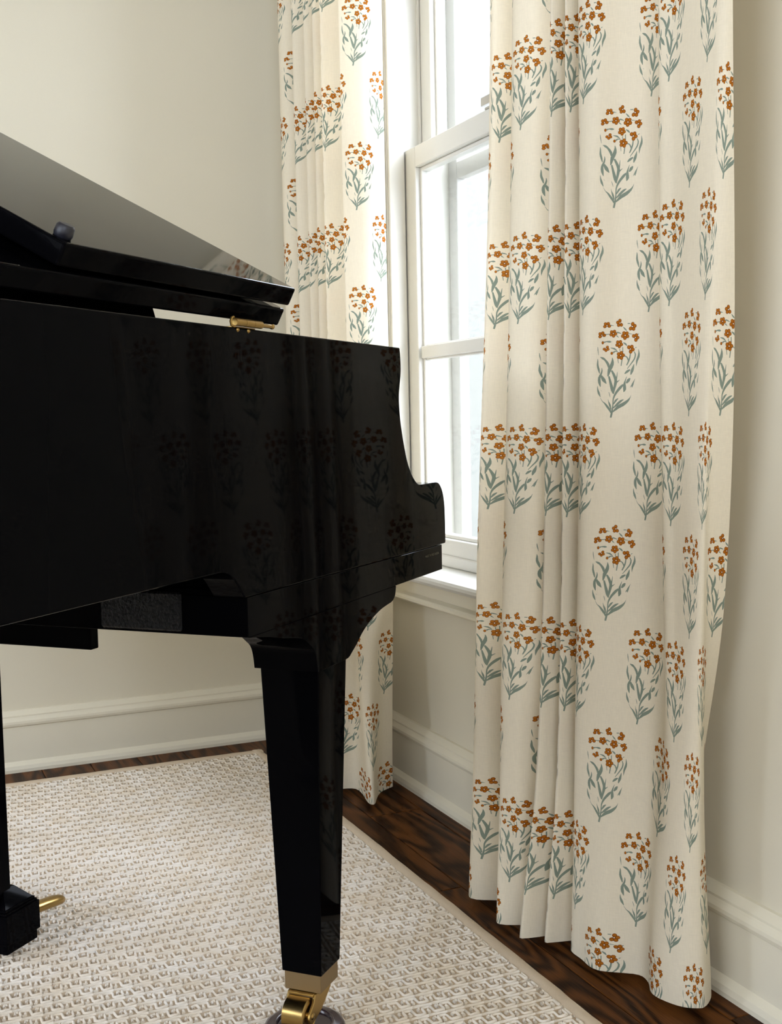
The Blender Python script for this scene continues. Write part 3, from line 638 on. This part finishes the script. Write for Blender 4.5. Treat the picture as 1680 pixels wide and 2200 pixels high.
fo = bpy.data.curves.new('lettering', 'FONT'); fo.body = 'MADE IN INDONESIA'; fo.size = .0058; fo.extrude = .00008; fo.align_x = 'LEFT'
to = bpy.data.objects.new('tmp', fo); C.objects.link(to); dg = bpy.context.evaluated_depsgraph_get(); me = bpy.data.meshes.new_from_object(to.evaluated_get(dg)); bpy.data.objects.remove(to)
wt = max(v.co.x for v in me.vertices)
let = link('lettering', me, 'ink_letter', piano); let.rotation_euler = (math.radians(90), 0, 0); let.location = (.4035, .0002, .6655); let.scale = (.066 / wt, 1, 1); let['label'] = 'small gold maker lettering'

# lid, folded flap, both turned up about the bass-side hinges
AL = math.radians(28.2); ca, sa = math.cos(AL), math.sin(AL)
def LP(s, wv, t): return (s, .0115 + wv * ca - t * sa, 1.0245 + wv * sa + t * ca)
def slab(name, outline, t0, t1, mat='black'):
    bm = bmesh.new(); prism(bm, outline, lambda s, wv: LP(s, wv, t0), lambda s, wv: LP(s, wv, t1))
    return fin(name, bm, mat, piano, bevel=.0028, seg=3, angle=30)
main = [(-.083, -.002), (-.95, -.002)] + [(x - .006, y) for x, y in RQ[6:-1]] + [(-.24, 1.462), (-.083, 1.462)]
slab('lid', main, 0, .0235)
flap = slab('lid_flap', [(-.077, -.002), (-.544, -.002), (-.544, 1.462), (-.077, 1.462)], .0285, .0525)
def bump_at(s, wv):
    bm = bmesh.new(); c = Vector(LP(s, wv, .0525)); up = Vector((0, -sa, ca)); tube(bm, [c, c + up * .003, c + up * .0105, c + up * .0128], [.0085, .0095, .0090, .007], 18)
    fin('rubber_bumper', bm, 'rubber', flap, True)['label'] = 'grey rubber bumper'
bump_at(-.527, .017); bump_at(-.489, 1.42); bump_at(-.09, 1.42)
bm = bmesh.new(); tube(bm, [(-.30, 1.36, .95), (-.30, LP(0, 1.38, 0)[1], LP(0, 1.38, 0)[2] - .004)], .009, 12); fin('lid_prop', bm, 'black', piano, True)
# bass hinge
bm = bmesh.new(); hy, hz = -.0035, 1.0195
tube(bm, [(-.2175, hy, hz), (-.195, hy, hz)], .0048, 14); tube(bm, [(-.1945, hy, hz), (-.174, hy, hz)], .0048, 14); tube(bm, [(-.1735, hy, hz), (-.153, hy, hz)], .0048, 14)
h = fin('lid_hinge', bm, 'brass', piano, True); h['label'] = 'brass barrel hinge'
bm = bmesh.new(); tube(bm, [(-.153, hy, hz - .0002), (-.126, hy, hz - .0002)], .0027, 12)
for r0, x in (((.0036), -.124),): tube(bm, [(x - .003, hy, hz), (x - .0015, hy, hz), (x + .001, hy, hz), (x + .0025, hy, hz)], [.0024, .0036, .0036, .002], 12)
fin('hinge_pin', bm, 'brassd', h, True)
bm = bmesh.new(); tube(bm, [(-.219, hy, hz + .0055), (-.2235, hy, hz + .0045), (-.226, hy, hz), (-.2245, hy, hz - .0045), (-.218, hy, hz - .0056)], .0016, 8); fin('hinge_hook', bm, 'brass', h, True)
B('hinge_leaf', 'brass', h, (-.212, -.157, .002, .02, 1.0138, 1.0152), bevel=.0004)
for x in (-.204, -.178):
    bm = bmesh.new(); tube(bm, [(x, .0002, 1.011), (x, -.0016, 1.011)], [.003, .0016], 10); fin('screw', bm, 'brass', h, True)

# legs
def leg_set(sx, sy, with_bracket=True):
    """leg whose near tail-side corner is at (sx, sy): bracket, tapering leg, ferrule, caster"""
    lg = empty('leg', (sx, sy, 0)); lg.parent = piano
    bp = [(-.197, .636), (-.15, .6285), (-.105, .619), (-.06, .611), (-.044, .605), (-.032, .597), (-.022, .590), (-.016, .582), (-.012, .570), (-.0095, .5545), (.083, .5545), (.094, .556), (.104, .561), (.123, .571), (.140, .582), (.159, .591), (.185, .600), (.213, .607), (.238, .6105), (.256, .6125), (.266, .616), (.273, .6225), (.277, .636)]
    bp = refine(bp[:10], 4) + refine(bp[10:], 4)
    if with_bracket:
        bm = bmesh.new(); prism(bm, bp, lambda x, z: (x, .0015, z), lambda x, z: (x, .1015, z)); fin('bracket', bm, 'black', lg, True, bevel=.0012, seg=2, angle=60, sharp=16)
    bm = bmesh.new()
    t = [(0.0, .006), (.0925, .006), (.0925, .097), (0.0, .097)]; b = [(.0155, .0215), (.0785, .0215), (.0785, .0845), (.0155, .0845)]
    va = [bm.verts.new((x, y, .554)) for x, y in t]; vb = [bm.verts.new((x, y, .1055)) for x, y in b]
    bm.faces.new(va[::-1]); bm.faces.new(vb)
    for i in range(4): bm.faces.new((va[i], va[(i + 1) % 4], vb[(i + 1) % 4], vb[i]))
    fin('shaft', bm, 'black', lg, bevel=.0012, seg=2)
    B('ferrule', 'ferrule', lg, (.018, .076, .024, .082, .0785, .1055), bevel=.0008)
    # caster: plate, fork with two arms, roller, pin ; swivelled back under the leg
    ax, az = .006, .0502; R = .0245
    y0, y1 = .037, .071
    bm = bmesh.new(); tube(bm, [(.047, .053, .0785), (.047, .053, .0745)], .021, 24); tube(bm, [(.047, .053, .0745), (.047, .053, .070)], .016, 24)
    for ya, yb in ((y0 - .0055, y0 - .0015), (y1 + .0015, y1 + .0055)):
        prism(bm, [(.068, .0775), (.066, .068), (.034, .047), (.016, .0415), (.006, .0395), (-.002, .0425), (-.0055, .050), (-.0015, .0575), (.010, .066), (.016, .0775)], lambda x, z: (x, ya, z), lambda x, z: (x, yb, z))
    box(bm, .012, .066, y0 - .003, y1 + .003, .0745, .0780)
    fin('caster_fork', bm, 'brass', lg, True, bevel=.0007, seg=1)
    bm = bmesh.new(); wp = [(y0, R * .72), (y0 + .001, R * .86), (y0 - .0004, R * .93), (y0 + .001, R), (y0 + .004, R * 1.0), (y1 - .004, R), (y1 - .001, R * .99), (y1, R * .93), (y1, R * .3)]
    rings_ = [[bm.verts.new((ax + r * math.cos(2 * math.pi * k / 36), y, az + r * math.sin(2 * math.pi * k / 36))) for k in range(36)] for y, r in [(y0 + .003, R * .2)] + wp]
    for r0, r1 in zip(rings_, rings_[1:]):
        for k in range(36): bm.faces.new((r0[k], r0[(k + 1) % 36], r1[(k + 1) % 36], r1[k]))
    bm.faces.new(rings_[0][::-1]); bm.faces.new(rings_[-1]); fin('caster_wheel', bm, 'brassd', lg, True)
    bm = bmesh.new(); tube(bm, [(ax, y0 - .0075, az), (ax, y0 - .0066, az), (ax, y0 - .0055, az), (ax, y1 + .0055, az), (ax, y1 + .0075, az)], [.0022, .0042, .0052, .005, .003], 16); fin('axle_pin', bm, 'brassd', lg, True)
    return lg
leg_set(0, 0); leg_set(0, 1.355)
leg_set(-.95, .42, False)
B('tail_leg_block', 'black', piano, (-1.0, -.82, .40, .54, .5545, .80), bevel=.004)

# caster cups: each a separate thing on the rug
def cup(loc, label):
    bm = bmesh.new()
    lathe(bm, [(.045, 0), (.058, .001), (.060, .005), (.060, .010), (.0575, .0155), (.052, .0182), (.046, .0190), (.0435, .0200), (.0415, .0200), (.0395, .0185), (.0385, .0148), (.032, .0138), (.004, .0136)], 64)
    o = fin('caster_cup', bm, 'cup', None, True); o.location = loc
    return tag(o, label=label, category='caster cup', group='caster cups under the piano legs')
PM = Matrix.Translation(PO) @ Matrix.Rotation(PR, 4, 'Z')
c0 = PM @ Vector((.022, .054, .0)); ZR = .0118
cup((c0.x, c0.y, ZR), 'round plum plastic cup under the brass roller of the nearest piano leg')
c1 = PM @ Vector((.022, .054 + 1.355, .0)); cup((c1.x, c1.y, ZR), 'round plum plastic cup under the far keyboard-end piano leg')
c2 = PM @ Vector((-.93, .474, .0)); cup((c2.x, c2.y, ZR), 'round plum plastic cup under the tail leg of the piano')

# pedal lyre
ly = empty('pedal_lyre', (0, 0, 0)); ly.parent = piano
def frus(bm, x0, x1, y0, y1, z0, z1, i):
    a = [bm.verts.new(p) for p in ((x0, y0, z0), (x1, y0, z0), (x1, y1, z0), (x0, y1, z0))]
    b = [bm.verts.new(p) for p in ((x0 + i, y0 + i, z1), (x1 - i, y0 + i, z1), (x1 - i, y1 - i, z1), (x0 + i, y1 - i, z1))]
    bm.faces.new(a[::-1]); bm.faces.new(b)
    for k in range(4): bm.faces.new((a[k], a[(k + 1) % 4], b[(k + 1) % 4], b[k]))
bm = bmesh.new()
box(bm, .0445, .1285, .613, .887, .045, .0945); box(bm, .0485, .1245, .617, .883, .028, .0455)
box(bm, .0470, .1260, .6155, .8845, .0945, .0985); box(bm, .0495, .1235, .618, .882, .0985, .1025); frus(bm, .0515, .1215, .620, .880, .1025, .127, .022)
fin('lyre_box', bm, 'black', ly, bevel=.0008, seg=2)
for a in (.640, .815):
    B('lyre_post', 'black', ly, (.045, .0905, a, a + .045, .10, .636), bevel=.002, seg=2)
for yv in (.645, .745, .845):
    bm = bmesh.new(); n = 16; rows = []
    prof = [(.10, .010, .0085, .067), (.128, .0105, .009, .0655), (.15, .0125, .0098, .064), (.175, .0145, .0102, .0615), (.20, .0150, .0100, .058), (.214, .0138, .0094, .0555), (.224, .0105, .0078, .0535), (.2295, .006, .005, .0525), (.2315, .002, .0015, .052)]
    for x, a, b_, z in prof: rows.append([bm.verts.new((x, yv + a * math.cos(2 * math.pi * k / n), z + b_ * math.sin(2 * math.pi * k / n))) for k in range(n)])
    for r0, r1 in zip(rows, rows[1:]):
        for k in range(n): bm.faces.new((r0[k], r0[(k + 1) % n], r1[(k + 1) % n], r1[k]))
    bm.faces.new(rows[0][::-1]); bm.faces.new(rows[-1]); fin('pedal', bm, 'brassd', ly, True)
bm = bmesh.new(); box(bm, -.10, -.082, .311, .93, .585, .6255); box(bm, -.10, -.082, .311, .385, .6256, .6364); box(bm, -.10, -.082, .50, .93, .6256, .6364); box(bm, -.082, .12, .62, .93, .60, .6364)
fin('lyre_mount', bm, 'black', ly, bevel=.002)
bm = bmesh.new(); pts = [(-.106, .515 + .009 * math.cos(a), .612 + .007 * math.sin(a)) for a in np.linspace(-.9, 3.9, 14)]
tube(bm, [(-.104, .530, .592)] + [tuple(p) for p in pts], .0009, 6); tube(bm, [(-.104, .535, .600), (-.104, .56, .598)], .0009, 6); fin('lyre_hook', bm, 'steel', ly, True)
bm = bmesh.new(); tube(bm, [(-.1, .527, .600), (-.105, .527, .600), (-.108, .527, .600)], [.004, .004, .002], 12); fin('lyre_screw', bm, 'brassd', ly, True)
bm = bmesh.new(); tube(bm, [(PM.inverted() @ Vector((0, 0, 0))).freeze() * 0 + Vector((-.06, .76, .11)), (-.42, .76, .73)], .006, 10); tube(bm, [(.07, .80, .12), (-.42, .80, .73)], .006, 10); fin('lyre_brace', bm, 'brassd', ly, True)
